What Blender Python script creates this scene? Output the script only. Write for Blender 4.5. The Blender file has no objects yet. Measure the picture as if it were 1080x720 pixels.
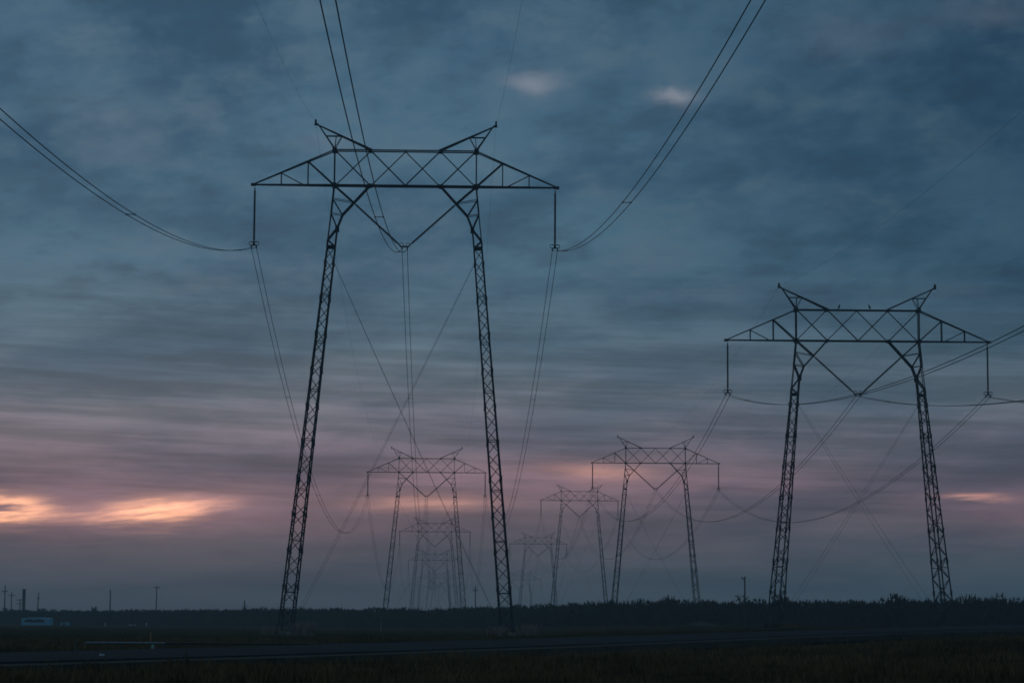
import bpy, math, random
import numpy as np
from mathutils import Vector, Matrix

random.seed(7)
rng = np.random.default_rng(11)
S = bpy.context.scene
R = math.radians

# ------------------------------------------------------------------ camera
F = 2550.0                                   # focal length in pixels of a 1080 px wide frame
HOR = 657.0                                  # row of the horizon
PITCH = math.atan((HOR - 360.0) / F)
ROLL = R(0.35)
CAMZ = 1.2
cam_data = bpy.data.cameras.new("camera")
cam_data.sensor_width = 36.0
cam_data.lens = F / 1080.0 * 36.0
cam_data.clip_start = 0.5
cam_data.clip_end = 20000
cam = bpy.data.objects.new("camera", cam_data)
S.collection.objects.link(cam)
cam.matrix_world = (Matrix.Translation((0, 0, CAMZ)) @ Matrix.Rotation(math.pi / 2 + PITCH, 4, 'X')
                    @ Matrix.Rotation(ROLL, 4, 'Z'))
S.camera = cam
CM = cam.matrix_world.copy()


def unproj(px, py, depth):
    """world point seen at pixel (px, py) at the given distance along the optical axis"""
    v = Vector(((px - 540.0) / F * depth, -(py - 360.0) / F * depth, -depth))
    return CM @ v


def unproj_y(px, py, Y):
    p = CM.translation
    d = unproj(px, py, 1.0) - p
    return p + d * (Y / d.y)


S.view_settings.view_transform = 'Standard'
S.view_settings.look = 'None'
S.view_settings.exposure = 0.0
S.view_settings.gamma = 1.0
S.view_settings.use_curve_mapping = False
S.render.engine = 'CYCLES'
S.cycles.use_denoising = True
S.cycles.max_bounces = 6
S.cycles.volume_bounces = 6
S.cycles.filter_width = 1.7
S.cycles.volume_max_steps = 64


def lin(r, g, b):
    def f(c):
        c /= 255.0
        return c / 12.92 if c <= 0.04045 else ((c + 0.055) / 1.055) ** 2.4
    return (f(r), f(g), f(b), 1.0)


# ------------------------------------------------------------------ node helper
class NT:
    def __init__(self, tree):
        self.t = tree
        self.n = tree.nodes
        self.l = tree.links

    def put(self, sock, v):
        if isinstance(v, bpy.types.NodeSocket):
            self.l.new(v, sock)
        elif v is not None:
            sock.default_value = v

    def m(self, op, a, b=None, c=None, clamp=False):
        n = self.n.new('ShaderNodeMath')
        n.operation = op
        n.use_clamp = clamp
        for s, v in zip(n.inputs, (a, b, c)):
            self.put(s, v)
        return n.outputs[0]

    def xyz(self, x, y, z):
        n = self.n.new('ShaderNodeCombineXYZ')
        for s, v in zip(n.inputs, (x, y, z)):
            self.put(s, v)
        return n.outputs[0]

    def noise(self, vec, scale, detail=5, rough=0.55, dist=0.0):
        n = self.n.new('ShaderNodeTexNoise')
        self.put(n.inputs['Vector'], vec)
        n.inputs['Scale'].default_value = scale
        n.inputs['Detail'].default_value = detail
        n.inputs['Roughness'].default_value = rough
        n.inputs['Distortion'].default_value = dist
        return n.outputs['Fac']

    def smooth(self, v, a, b):
        n = self.n.new('ShaderNodeMapRange')
        n.interpolation_type = 'SMOOTHSTEP'
        self.put(n.inputs['Value'], v)
        n.inputs['From Min'].default_value = a
        n.inputs['From Max'].default_value = b
        return n.outputs['Result']

    def mix(self, fac, a, b, mode='MIX'):
        n = self.n.new('ShaderNodeMix')
        n.data_type = 'RGBA'
        n.blend_type = mode
        n.clamp_factor = True
        self.put(n.inputs[0], fac)
        self.put(n.inputs[6], a)
        self.put(n.inputs[7], b)
        return n.outputs[2]

    def ramp(self, fac, stops, interp='LINEAR'):
        n = self.n.new('ShaderNodeValToRGB')
        self.put(n.inputs[0], fac)
        cr = n.color_ramp
        cr.interpolation = interp
        cr.elements[0].position, cr.elements[0].color = stops[0]
        cr.elements[1].position, cr.elements[1].color = stops[-1]
        for p, c in stops[1:-1]:
            e = cr.elements.new(p)
            e.color = c
        return n.outputs[0]

    def gauss(self, x, x0, sx, y, y0, sy):
        u = self.m('DIVIDE', self.m('SUBTRACT', x, x0), sx)
        v = self.m('DIVIDE', self.m('SUBTRACT', y, y0), sy)
        q = self.m('ADD', self.m('MULTIPLY', u, u), self.m('MULTIPLY', v, v))
        return self.m('EXPONENT', self.m('MULTIPLY', q, -1.0))


# ------------------------------------------------------------------ sky (world): dusk under a broken overcast
SUN_EL, SUN_AZ = R(1.0), R(-9.0)             # the sun is just setting behind the low cloud on the left
W = bpy.data.worlds.new("World")
S.world = W
W.use_nodes = True
wt = NT(W.node_tree)
W.node_tree.nodes.clear()
tc = wt.n.new('ShaderNodeTexCoord')
sep = wt.n.new('ShaderNodeSeparateXYZ')
wt.l.new(tc.outputs['Generated'], sep.inputs[0])
dx, dy, dz = sep.outputs
az = wt.m('ARCTAN2', dx, dy)                  # 0 straight ahead, positive to the right
hyp = wt.m('SQRT', wt.m('ADD', wt.m('MULTIPLY', dx, dx), wt.m('MULTIPLY', dy, dy)))
te = wt.m('DIVIDE', dz, wt.m('MAXIMUM', hyp, 0.02))   # tangent of the elevation
te = wt.m('MAXIMUM', te, -0.02)


def E(y):                                     # tangent of elevation at a row of the photograph
    return math.tan(math.atan((360.0 - y) / F) + PITCH)


def A(x):
    return (x - 540.0) / F


# wobble so that layers of cloud are not ruled lines
warp = wt.noise(wt.xyz(wt.m('MULTIPLY', az, 9.0), wt.m('MULTIPLY', te, 34.0), 0.0), 1.0, 4, 0.55)
tew = wt.m('ADD', te, wt.m('MULTIPLY', wt.m('SUBTRACT', warp, 0.5), 0.030))
TMAX = 0.40
fac = wt.m('DIVIDE', tew, TMAX)


def st(y, c):
    return (max(0.0, min(1.0, E(y) / TMAX)), lin(*c))


base = wt.ramp(fac, [st(657, (70, 92, 106)), st(600, (76, 91, 105)), st(560, (91, 91, 105)), st(515, (111, 99, 114)),
                     st(470, (111, 108, 123)), st(420, (105, 116, 130)), st(360, (78, 106, 124)), st(280, (65, 103, 126)),
                     st(180, (62, 100, 124)), st(70, (57, 93, 118)), (0.85, lin(62, 94, 115)), (1.0, lin(92, 116, 134))])
# cloud deck seen in perspective: flat layer at one height
lv = wt.m('LOGARITHM', wt.m('ADD', wt.m('MAXIMUM', te, 0.0), 0.06), math.e)
cu = wt.m('ADD', wt.m('MULTIPLY', az, 13.0), wt.m('MULTIPLY', lv, 1.6))
cv = wt.m('SUBTRACT', wt.m('MULTIPLY', lv, 7.0), wt.m('MULTIPLY', az, 4.5))
big = wt.noise(wt.xyz(cu, cv, 3.1), 0.62, 8, 0.60, 0.12)
puf = wt.noise(wt.xyz(cu, cv, 9.7), 1.55, 9, 0.60, 0.10)
puf2 = wt.noise(wt.xyz(cu, cv, 21.3), 4.2, 8, 0.62, 0.10)
strk = wt.noise(wt.xyz(wt.m('MULTIPLY', az, 9.0), wt.m('ADD', wt.m('MULTIPLY', te, 185.0), wt.m('MULTIPLY', az, 5.0)), 5.5), 1.0, 9, 0.62, 0.15)
dark = wt.mix(wt.smooth(big, 0.36, 0.63), (1.22, 1.16, 1.12, 1), (0.60, 0.75, 0.82, 1))
c1 = wt.mix(1.0, base, dark, 'MULTIPLY')
hi = wt.smooth(te, 0.080, 0.15)
billow = wt.m('ADD', wt.m('MULTIPLY', puf, 0.72), wt.m('MULTIPLY', puf2, 0.28))
lightc = wt.m('MULTIPLY', wt.smooth(billow, 0.45, 0.66), wt.m('MULTIPLY', hi, 0.60))
c2 = wt.mix(lightc, c1, lin(88, 114, 132))
darkc = wt.m('MULTIPLY', wt.smooth(billow, 0.50, 0.36), wt.m('MULTIPLY', hi, 0.42))
c2 = wt.mix(darkc, c2, lin(44, 70, 90))
# thin layered streaks lower down
sfac = wt.m('MULTIPLY', wt.m('SUBTRACT', wt.smooth(strk, 0.37, 0.65), 0.5), wt.m('SUBTRACT', 1.0, wt.smooth(te, 0.09, 0.17)))
sfac = wt.m('MULTIPLY', sfac, wt.smooth(te, 0.022, 0.055))
smul = wt.m('ADD', 1.0, wt.m('MULTIPLY', sfac, 0.48))
smul2 = wt.m('ADD', 1.0, wt.m('MULTIPLY', sfac, 0.36))
c3 = wt.mix(1.0, c2, wt.xyz(smul, smul2, smul2), 'MULTIPLY')
# the right of the sky is heavier
rgt = wt.mix(wt.m('MULTIPLY', wt.smooth(az, -0.06, 0.30), wt.smooth(te, -0.03, 0.17)), (1, 1, 1, 1), (0.36, 0.50, 0.58, 1))
c4 = wt.mix(1.0, c3, rgt, 'MULTIPLY')
# afterglow: pink bank with orange openings
wv = wt.noise(wt.xyz(wt.m('MULTIPLY', az, 26.0), wt.m('MULTIPLY', te, 170.0), 1.3), 1.0, 5, 0.6, 0.5)
teg = wt.m('ADD', te, wt.m('MULTIPLY', wt.m('SUBTRACT', wv, 0.5), 0.010))
gl = None


def glow(x, y, sx, sy, k, col, tt=None):
    global c4
    g = wt.gauss(az, A(x), sx / F, teg if tt is None else tt, E(y), sy / F)
    g = wt.m('MULTIPLY', g, wt.m('MULTIPLY', k, wt.m('ADD', 0.55, wt.m('MULTIPLY', wv, 0.9))))
    cn = wt.n.new('ShaderNodeVectorMath')
    cn.operation = 'SCALE'
    cn.inputs[0].default_value = col[:3]
    wt.l.new(g, cn.inputs['Scale'])
    c4 = wt.mix(1.0, c4, cn.outputs[0], 'ADD')


PINK, PEACH, ORNG = (0.27, 0.118, 0.13), (0.75, 0.32, 0.19), (1.0, 0.44, 0.19)
glow(150, 548, 330, 24, 0.40, PINK)
glow(600, 505, 190, 20, 0.36, PINK)
glow(620, 497, 60, 10, 0.26, PEACH)
glow(455, 531, 75, 9, 0.34, PEACH)
# openings with torn edges: the gaussian is shifted by fine noise, and dark slivers are cut into it
fine = wt.noise(wt.xyz(wt.m('MULTIPLY', az, 34.0), wt.m('SUBTRACT', wt.m('MULTIPLY', te, 330.0), wt.m('MULTIPLY', az, 16.0)), 4.4), 1.0, 9, 0.60, 0.25)
fine2 = wt.noise(wt.xyz(wt.m('MULTIPLY', az, 55.0), wt.m('SUBTRACT', wt.m('MULTIPLY', te, 420.0), wt.m('MULTIPLY', az, 40.0)), 14.2), 1.0, 9, 0.62, 0.2)
tef = wt.m('ADD', te, wt.m('MULTIPLY', wt.m('SUBTRACT', fine, 0.5), 0.0060))


def opening(x, y, sx, sy, k, col, slope=0.0, cut=None):
    """a torn gap in the low cloud: a soft hump broken up by fine cloud into hard-edged shreds"""
    global c4
    t_ = tef
    if slope:
        t_ = wt.m('SUBTRACT', tef, wt.m('MULTIPLY', wt.m('SUBTRACT', az, A(x)), slope))
    g = wt.gauss(az, A(x), sx / F, t_, E(y), sy / F)
    if cut is not None:
        g = wt.m('MULTIPLY', g, cut)
    q = wt.m('ADD', g, wt.m('MULTIPLY', wt.m('SUBTRACT', fine, 0.5), 0.9))
    tx = wt.m('ADD', 0.45, wt.m('MULTIPLY', wt.smooth(fine2, 0.32, 0.68), 0.8))
    g2 = wt.m('MULTIPLY', wt.m('MULTIPLY', wt.m('MULTIPLY', wt.smooth(q, 0.0, 1.05), wt.m('POWER', g, 0.6)), k), tx)
    cn = wt.n.new('ShaderNodeVectorMath')
    cn.operation = 'SCALE'
    cn.inputs[0].default_value = col[:3]
    wt.l.new(g2, cn.inputs['Scale'])
    c4 = wt.mix(1.0, c4, cn.outputs[0], 'ADD')


cut = wt.m('SUBTRACT', 1.0, wt.m('MULTIPLY', wt.gauss(az, A(-2), 42 / F, tef, E(541), 2.6 / F), 0.95))
glow(120, 544, 170, 21, 0.55, PINK)
opening(8, 541, 60, 17, 2.0, ORNG, -0.02, cut)
opening(168, 542, 62, 16, 1.5, ORNG, 0.05)
opening(215, 534, 60, 12, 0.6, PEACH, 0.04)
opening(110, 546, 60, 9, 0.45, PEACH)
opening(455, 531, 70, 9, 0.30, PEACH)
opening(640, 497, 60, 9, 0.25, PEACH)
opening(1022, 523, 42, 5.0, 0.75, PEACH, -0.03)
glow(1075, 535, 95, 24, 0.34, PINK)
# small pale breaks high in the cloud
up = wt.noise(wt.xyz(wt.m('MULTIPLY', az, 40.0), wt.m('MULTIPLY', te, 62.0), 8.0), 1.0, 5, 0.6, 0.3)
teu = wt.m('ADD', te, wt.m('MULTIPLY', wt.m('SUBTRACT', up, 0.5), 0.016))
for (x, y, sx, sy, k) in ((560, 86, 28, 13, 0.75), (712, 105, 20, 9, 1.1), (900, 40, 60, 24, 0.16), (1040, 22, 60, 16, 0.16),
                          (110, 125, 70, 22, 0.12), (330, 155, 40, 12, 0.20)):
    glow(x, y, sx, sy, k, (0.15, 0.115, 0.105), teu)
# above and behind: dusk grows darker away from the sunset
bk = wt.mix(wt.smooth(dy, -0.6, 0.7), (0.80, 0.84, 0.90, 1), (1, 1, 1, 1))
c5 = wt.mix(1.0, c4, bk, 'MULTIPLY')
nish = wt.n.new('ShaderNodeTexSky')
nish.sky_type = 'NISHITA'
nish.sun_disc = False
nish.sun_elevation = SUN_EL
nish.sun_rotation = SUN_AZ
nish.altitude = 20
bg1 = wt.n.new('ShaderNodeBackground')
wt.l.new(nish.outputs[0], bg1.inputs[0])
bg1.inputs[1].default_value = 0.003           # what little clear dusk sky filters through
bg2 = wt.n.new('ShaderNodeBackground')
wt.l.new(c5, bg2.inputs[0])
SKYK = 1.0
bg2.inputs[1].default_value = SKYK
add = wt.n.new('ShaderNodeAddShader')
wt.l.new(bg1.outputs[0], add.inputs[0])
wt.l.new(bg2.outputs[0], add.inputs[1])
wo = wt.n.new('ShaderNodeOutputWorld')
wt.l.new(add.outputs[0], wo.inputs[0])

sl = bpy.data.lights.new("sun", 'SUN')        # the set sun: a trace of warm light through cloud
sl.energy = 0.03
sl.angle = R(12)
sl.color = (1.0, 0.72, 0.5)
so = bpy.data.objects.new("sun", sl)
S.collection.objects.link(so)
sd = Vector((math.sin(SUN_AZ) * math.cos(SUN_EL), math.cos(SUN_AZ) * math.cos(SUN_EL), math.sin(SUN_EL)))
so.rotation_euler = sd.to_track_quat('Z', 'Y').to_euler()


# ------------------------------------------------------------------ materials
def mat(name, col, rough=0.8, var=0.25, scale=3.0, metal=0.0, col2=None, bump=0.0, obj=False, spec=0.3):
    m_ = bpy.data.materials.new(name)
    m_.use_nodes = True
    t = NT(m_.node_tree)
    b = m_.node_tree.nodes['Principled BSDF']
    g = t.n.new('ShaderNodeTexCoord')
    vec = g.outputs['Object']
    f1 = t.noise(vec, scale, 6, 0.6)
    f2 = t.noise(vec, scale * 0.13, 3, 0.5)
    ff = t.m('ADD', t.m('MULTIPLY', f1, 0.6), t.m('MULTIPLY', f2, 0.4))
    lo = tuple(c * (1 - var) for c in col) + (1,)
    hi_ = (tuple(col2) if col2 else tuple(min(1, c * (1 + var)) for c in col)) + (1,)
    t.l.new(t.mix(t.smooth(ff, 0.32, 0.68), lo, hi_), b.inputs['Base Color'])
    b.inputs['Roughness'].default_value = rough
    b.inputs['Metallic'].default_value = metal
    b.inputs['Specular IOR Level'].default_value = spec
    if bump:
        bn = t.n.new('ShaderNodeBump')
        bn.inputs['Strength'].default_value = bump
        t.l.new(f1, bn.inputs['Height'])
        t.l.new(bn.outputs[0], b.inputs['Normal'])
    return m_


M_steel = mat("galvanised_steel", (0.048, 0.055, 0.06), 0.75, 0.3, 1.5)
M_wire = mat("aluminium_wire", (0.10, 0.105, 0.11), 0.6, 0.2, 0.5)
M_ins = mat("porcelain_insulator", (0.07, 0.06, 0.055), 0.35, 0.2, 2)
M_conc = mat("concrete", (0.27, 0.25, 0.22), 0.9, 0.25, 4)
M_wood = mat("weathered_pole_wood", (0.06, 0.05, 0.042), 0.9, 0.3, 2)
M_field = mat("field_soil", (0.042, 0.031, 0.018), 0.97, 0.4, 0.35, col2=(0.085, 0.062, 0.030), bump=0.4, spec=0.0)
M_asph = mat("asphalt", (0.021, 0.025, 0.028), 0.95, 0.3, 0.5, spec=0.1)
M_grav = mat("gravel_shoulder", (0.060, 0.050, 0.038), 0.95, 0.4, 2.5, bump=0.4, spec=0.1)
M_grass = mat("rough_grass", (0.080, 0.050, 0.020), 0.9, 0.3, 0.6, col2=(0.27, 0.165, 0.07), spec=0.1)
M_weed = mat("dry_weeds", (0.36, 0.27, 0.21), 0.9, 0.3, 3)
M_bark = mat("bark", (0.05, 0.042, 0.035), 0.95, 0.3, 6)
M_twig = mat("orchard_twigs", (0.040, 0.040, 0.032), 0.95, 0.45, 0.35, col2=(0.062, 0.058, 0.042), spec=0.05)
M_barn = mat("pale_metal_sheet", (0.24, 0.58, 0.72), 0.55, 0.12, 3)
M_barnroof = mat("dull_metal_roof", (0.22, 0.40, 0.46), 0.5, 0.15, 3)
M_dark = mat("dark_opening", (0.03, 0.035, 0.04), 0.9, 0.2, 3)
M_white = mat("white_paint", (0.78, 0.78, 0.74), 0.6, 0.08, 5)
M_refl = mat("pale_green_plastic", (0.45, 0.65, 0.55), 0.4, 0.1, 5)
M_orange = mat("orange_plastic", (0.55, 0.25, 0.12), 0.5, 0.1, 5)
M_pipe = mat("galvanised_rail", (0.24, 0.235, 0.24), 0.45, 0.15, 3)
M_stack = mat("dark_painted_steel", (0.09, 0.11, 0.12), 0.7, 0.2, 1)
M_postw = mat("grey_post_wood", (0.17, 0.15, 0.11), 0.9, 0.2, 3)
M_darkpipe = mat("dark_pipe", (0.10, 0.075, 0.06), 0.8, 0.3, 3)
M_bird = mat("black_feathers", (0.02, 0.02, 0.022), 0.8, 0.2, 8)


# ------------------------------------------------------------------ mesh helpers
class MB:
    def __init__(self):
        self.v, self.f, self.n = [], [], 0

    def add(self, v, f):
        self.v.append(np.asarray(v, float))
        self.f += [tuple(i + self.n for i in q) for q in f]
        self.n += len(v)

    def bar(self, a, b, t, t2=None):
        a, b = Vector(a), Vector(b)
        d = (b - a)
        if d.length < 1e-6:
            return
        d.normalize()
        r = Vector((0, 1, 0)) if abs(d.y) < 0.9 else Vector((1, 0, 0))
        u = d.cross(r).normalized()
        w = d.cross(u)
        h, k = t / 2, (t2 or t) / 2
        pts = []
        for p in (a, b):
            for su, sw in ((-1, -1), (1, -1), (1, 1), (-1, 1)):
                pts.append(p + u * (su * h) + w * (sw * k))
        self.add(pts, [(0, 1, 2, 3), (7, 6, 5, 4), (0, 4, 5, 1), (1, 5, 6, 2), (2, 6, 7, 3), (3, 7, 4, 0)])

    def box(self, c, s):
        x, y, z = c
        a, b, d = s[0] / 2, s[1] / 2, s[2] / 2
        pts = [(x + i * a, y + j * b, z + k * d) for k in (-1, 1) for i, j in ((-1, -1), (1, -1), (1, 1), (-1, 1))]
        self.add(pts, [(3, 2, 1, 0), (4, 5, 6, 7), (0, 1, 5, 4), (1, 2, 6, 5), (2, 3, 7, 6), (3, 0, 4, 7)])

    def tube(self, pts, rad, n=5, cap=True):
        P = [Vector(p) for p in pts]
        rr = rad if hasattr(rad, '__len__') else [rad] * len(P)
        V, Fc = [], []
        d0 = (P[1] - P[0]).normalized()
        u = d0.cross(Vector((0, 0, 1)))
        if u.length < 1e-4:
            u = Vector((1, 0, 0))
        u.normalize()
        for i, p in enumerate(P):
            d = (P[min(i + 1, len(P) - 1)] - P[max(i - 1, 0)]).normalized()
            u = (u - d * u.dot(d)).normalized()
            w = d.cross(u)
            for k in range(n):
                a = 2 * math.pi * k / n
                V.append(p + (u * math.cos(a) + w * math.sin(a)) * rr[i])
        for i in range(len(P) - 1):
            for k in range(n):
                a, b = i * n + k, i * n + (k + 1) % n
                Fc.append((a, b, b + n, a + n))
        if cap:
            Fc.append(tuple(range(n - 1, -1, -1)))
            Fc.append(tuple(range((len(P) - 1) * n, len(P) * n)))
        self.add(V, Fc)

    def build(self, name, material, parent=None, smooth=False):
        me = bpy.data.meshes.new(name)
        vv = np.concatenate(self.v) if self.v else np.zeros((0, 3))
        me.from_pydata(vv.tolist(), [], self.f)
        me.materials.append(material)
        if smooth:
            me.polygons.foreach_set('use_smooth', [True] * len(me.polygons))
        me.update()
        o = bpy.data.objects.new(name, me)
        S.collection.objects.link(o)
        if parent:
            o.parent = parent
        return o


def empty(name, loc, rz=0.0):
    o = bpy.data.objects.new(name, None)
    S.collection.objects.link(o)
    o.location = loc
    o.rotation_euler = (0, 0, rz)
    o.empty_display_size = 1.0
    return o


def tag(o, label, cat, group=None):
    o['label'] = label
    o['category'] = cat
    if group:
        o['group'] = group
    return o


def kind(o, k):
    o['kind'] = k
    return o


# ------------------------------------------------------------------ ground and road
def sstep(a, b, x):
    t = np.clip((x - a) / (b - a), 0, 1)
    return t * t * (3 - 2 * t)


def g_base(X, Y):
    X, Y = np.asarray(X, float), np.asarray(Y, float)
    z = sstep(0.0, 45.0, X + 0.05 * (Y - 100.0)) * 1.0 * sstep(35, 75, Y)
    return z


# the two edges of the road (near and far), as the photograph places them
NEAR = [(-30.0, 12.0, 0.02), (-12.9, 61.0, 0.05), (0.0, 100.0, 0.12), (34.9, 165.0, 0.94), (88.0, 240.0, 1.35), (170.0, 330.0, 1.45)]
FAR = [(-40.0, 10.0, 0.05), (-17.4, 82.0, 0.11), (0.0, 138.0, 0.32), (43.4, 205.0, 1.34), (98.0, 272.0, 1.75), (185.0, 362.0, 1.8)]


def spline(P, n):
    P = np.array(P, float)
    out = []
    for i in range(len(P) - 1):
        p0, p1, p2, p3 = P[max(i - 1, 0)], P[i], P[i + 1], P[min(i + 2, len(P) - 1)]
        m1, m2 = (p2 - p0) / 2, (p3 - p1) / 2
        for t in np.linspace(0, 1, n, endpoint=False):
            out.append((2 * t**3 - 3 * t**2 + 1) * p1 + (t**3 - 2 * t**2 + t) * m1 + (-2 * t**3 + 3 * t**2) * p2 + (t**3 - t**2) * m2)
    out.append(P[-1])
    return np.array(out)


EN, EF = spline(NEAR, 14), spline(FAR, 14)
CEN = (EN + EF) / 2


def road_blend(X, Y, Z):
    """lower the ground under the road bed and ramp the verge up to its edges"""
    X, Y, Z = (np.asarray(a, float) for a in (X, Y, Z))
    sh = X.shape
    X, Y, Z = X.ravel(), Y.ravel(), Z.ravel().copy()
    idx = np.where((Y > -20) & (Y < 420) & (X > -90) & (X < 260))[0]
    p = np.stack([X[idx], Y[idx]], 1)
    best = np.full(len(idx), 1e9)
    lat = np.zeros(len(idx))
    zn, zf = np.zeros(len(idx)), np.zeros(len(idx))
    wid = np.zeros(len(idx))
    for i in range(len(CEN) - 1):
        a, b = CEN[i, :2], CEN[i + 1, :2]
        ab = b - a
        L2 = ab @ ab
        t = np.clip(((p - a) @ ab) / L2, 0, 1)
        q = a + t[:, None] * ab
        d = np.linalg.norm(p - q, axis=1)
        m_ = d < best
        nrm = np.array([-ab[1], ab[0]]) / math.sqrt(L2)       # towards the far side (left of travel)
        half = 0.5 * abs((EF[i, :2] - EN[i, :2]) @ nrm)
        best[m_] = d[m_]
        lat[m_] = ((p - q) @ nrm)[m_]
        wid[m_] = half
        zn[m_] = (EN[i, 2] + t * (EN[i + 1, 2] - EN[i, 2]))[m_]
        zf[m_] = (EF[i, 2] + t * (EF[i + 1, 2] - EF[i, 2]))[m_]
    inside = sstep(1.2, 0.6, -(best - wid) * 0 + (best / np.maximum(wid, 0.1)))
    over = np.maximum(best - wid, 0)
    s = np.clip((lat / np.maximum(wid, 0.1) + 1) / 2, 0, 1)
    zr = zn + s * (zf - zn) - 0.16
    w_ = 1 - sstep(0.5, 14.0, over)
    Z[idx] = Z[idx] * (1 - w_) + zr * w_
    return Z.reshape(sh)


def gz(x, y):
    return float(road_blend(np.array([x]), np.array([y]), g_base(np.array([x]), np.array([y])))[0])


angs = np.concatenate([np.arange(-180, -24, 6.0), np.arange(-24, 24, 0.25), np.arange(24, 180, 6.0)])
rads = np.concatenate([[0.01, 4, 12, 22, 32], np.geomspace(40, 420, 190), np.geomspace(430, 3900, 60)])
AA, RR = np.meshgrid(np.radians(angs), rads)
GX, GY = RR * np.sin(AA), RR * np.cos(AA)
GZ = g_base(GX, GY)
tex = 0.05 * np.sin(GX * 0.31 + 1.3 * np.sin(GY * 0.17)) * np.sin(GY * 0.23 + 0.7 * np.sin(GX * 0.11))
GZ = road_blend(GX, GY, GZ + tex * (RR > 30))
nr, nc = GX.shape
gv = np.stack([GX.ravel(), GY.ravel(), GZ.ravel()], 1)
gf = []
for i in range(nr - 1):
    for j in range(nc):
        k = (j + 1) % nc
        gf.append((i * nc + j, i * nc + k, (i + 1) * nc + k, (i + 1) * nc + j))
mb = MB()
mb.add(gv, gf)
ground = mb.build("ground", M_field, smooth=True)
kind(ground, 'structure')
# ground flips: make sure normals face up
if ground.data.polygons[len(ground.data.polygons) // 2].normal.z < 0:
    ground.data.flip_normals()


def strip(name, s0, s1, dz, material):
    m_ = MB()
    cols = 6
    V, Fc = [], []
    for i in range(len(EN)):
        for c in range(cols):
            s = s0 + (s1 - s0) * c / (cols - 1)
            p = EN[i] + (EF[i] - EN[i]) * s
            V.append((p[0], p[1], p[2] + dz))
    for i in range(len(EN) - 1):
        for c in range(cols - 1):
            a = i * cols + c
            Fc.append((a, a + 1, a + cols + 1, a + cols))
    # skirt so that the bed has thickness
    n0 = len(V)
    for i in range(len(EN)):
        for s in (s0 - 0.02, s1 + 0.02):
            p = EN[i] + (EF[i] - EN[i]) * s
            V.append((p[0], p[1], p[2] + dz - 0.30))
    for i in range(len(EN) - 1):
        Fc.append((n0 + 2 * i, i * cols, (i + 1) * cols, n0 + 2 * i + 2))
        Fc.append((i * cols + cols - 1, n0 + 2 * i + 1, n0 + 2 * i + 3, (i + 1) * cols + cols - 1))
    m_.add(V, Fc)
    o = m_.build(name, material)
    import bmesh
    bm = bmesh.new()
    bm.from_mesh(o.data)
    bmesh.ops.recalc_face_normals(bm, faces=bm.faces)
    if sum(f.normal.z for f in bm.faces) < 0:
        bmesh.ops.reverse_faces(bm, faces=bm.faces)
    bm.to_mesh(o.data)
    bm.free()
    return kind(o, 'structure')


strip("gravel_shoulder", 0.0, 1.0, 0.0, M_grav)
strip("road", 0.14, 0.90, 0.05, M_asph)


# ------------------------------------------------------------------ transmission towers
ARM = 14.0


def lerp(a, b, t):
    return tuple(a[i] + (b[i] - a[i]) * t for i in range(3))


def make_crossarm(k):
    m_ = MB()
    TC, TB = 0.125 * k, 0.088 * k               # chord and brace thickness
    D = 0.40                                   # half depth of the box truss
    hx = [-6.56, -3.28, 0.0, 3.28, 6.56]
    zt = 3.3
    for s in (-1, 1):
        y = s * D
        m_.bar((-6.56, y, zt), (6.56, y, zt), TC * 0.85)
        m_.bar((-6.56, y, 0), (6.56, y, 0), TC * 1.05)
        for i in range(4):                     # each face has one diagonal, the other face the opposite one
            heavy = TB * 1.25
            a, b = hx[i], hx[i + 1]
            left = i < 2
            fall = (left and s < 0) or (not left and s > 0)
            m_.bar((a, y, zt if fall else 0), (b, y, 0 if fall else zt), heavy if s < 0 else TB)
        for sx in (-1, 1):
            m_.bar((sx * 6.56, y, 0), (sx * 6.56, y, zt), TC * 0.9)
            tip = (sx * ARM, s * 0.06, 0)
            a0, a1 = (sx * 6.56, y, 0), (sx * 6.56, y, zt)
            m_.bar(a0, tip, TC)
            m_.bar(a1, (sx * ARM, s * 0.06, 0.05), TC * 0.8)
            def lo(x): t = (x - 6.56) / (ARM - 6.56); return (sx * x, s * (D + (0.06 - D) * t), 0)
            def hi2(x): t = (x - 6.56) / (ARM - 6.56); return (sx * x, s * (D + (0.06 - D) * t), zt * (1 - t))
            m_.bar(lo(9.0), hi2(9.0), TB)
            m_.bar(lo(11.46), hi2(11.46), TB)
            m_.bar(lo(6.56), hi2(9.0), TB * 1.2)
            if s > 0:
                m_.bar(lo(9.25), hi2(11.46), TB)
    for x in hx:                               # cross ties between the two faces
        for z in (0, zt):
            m_.bar((x, -D, z), (x, D, z), TB)
    for i in range(4):
        m_.bar((hx[i], -D, 0), (hx[i + 1], D, 0), TB * 0.7)
    for sx in (-1, 1):
        m_.box((sx * (ARM + 0.02), 0, 0.0), (0.45, 0.2, 0.26))
        for z in (0, zt):
            for s in (-1, 1):                  # gusset plates
                m_.box((sx * 6.56, s * (D + 0.02), z), (0.42, 0.03, 0.42))
                m_.box((sx * 3.28, s * (D + 0.02), z), (0.36, 0.03, 0.30))
    return m_


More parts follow.
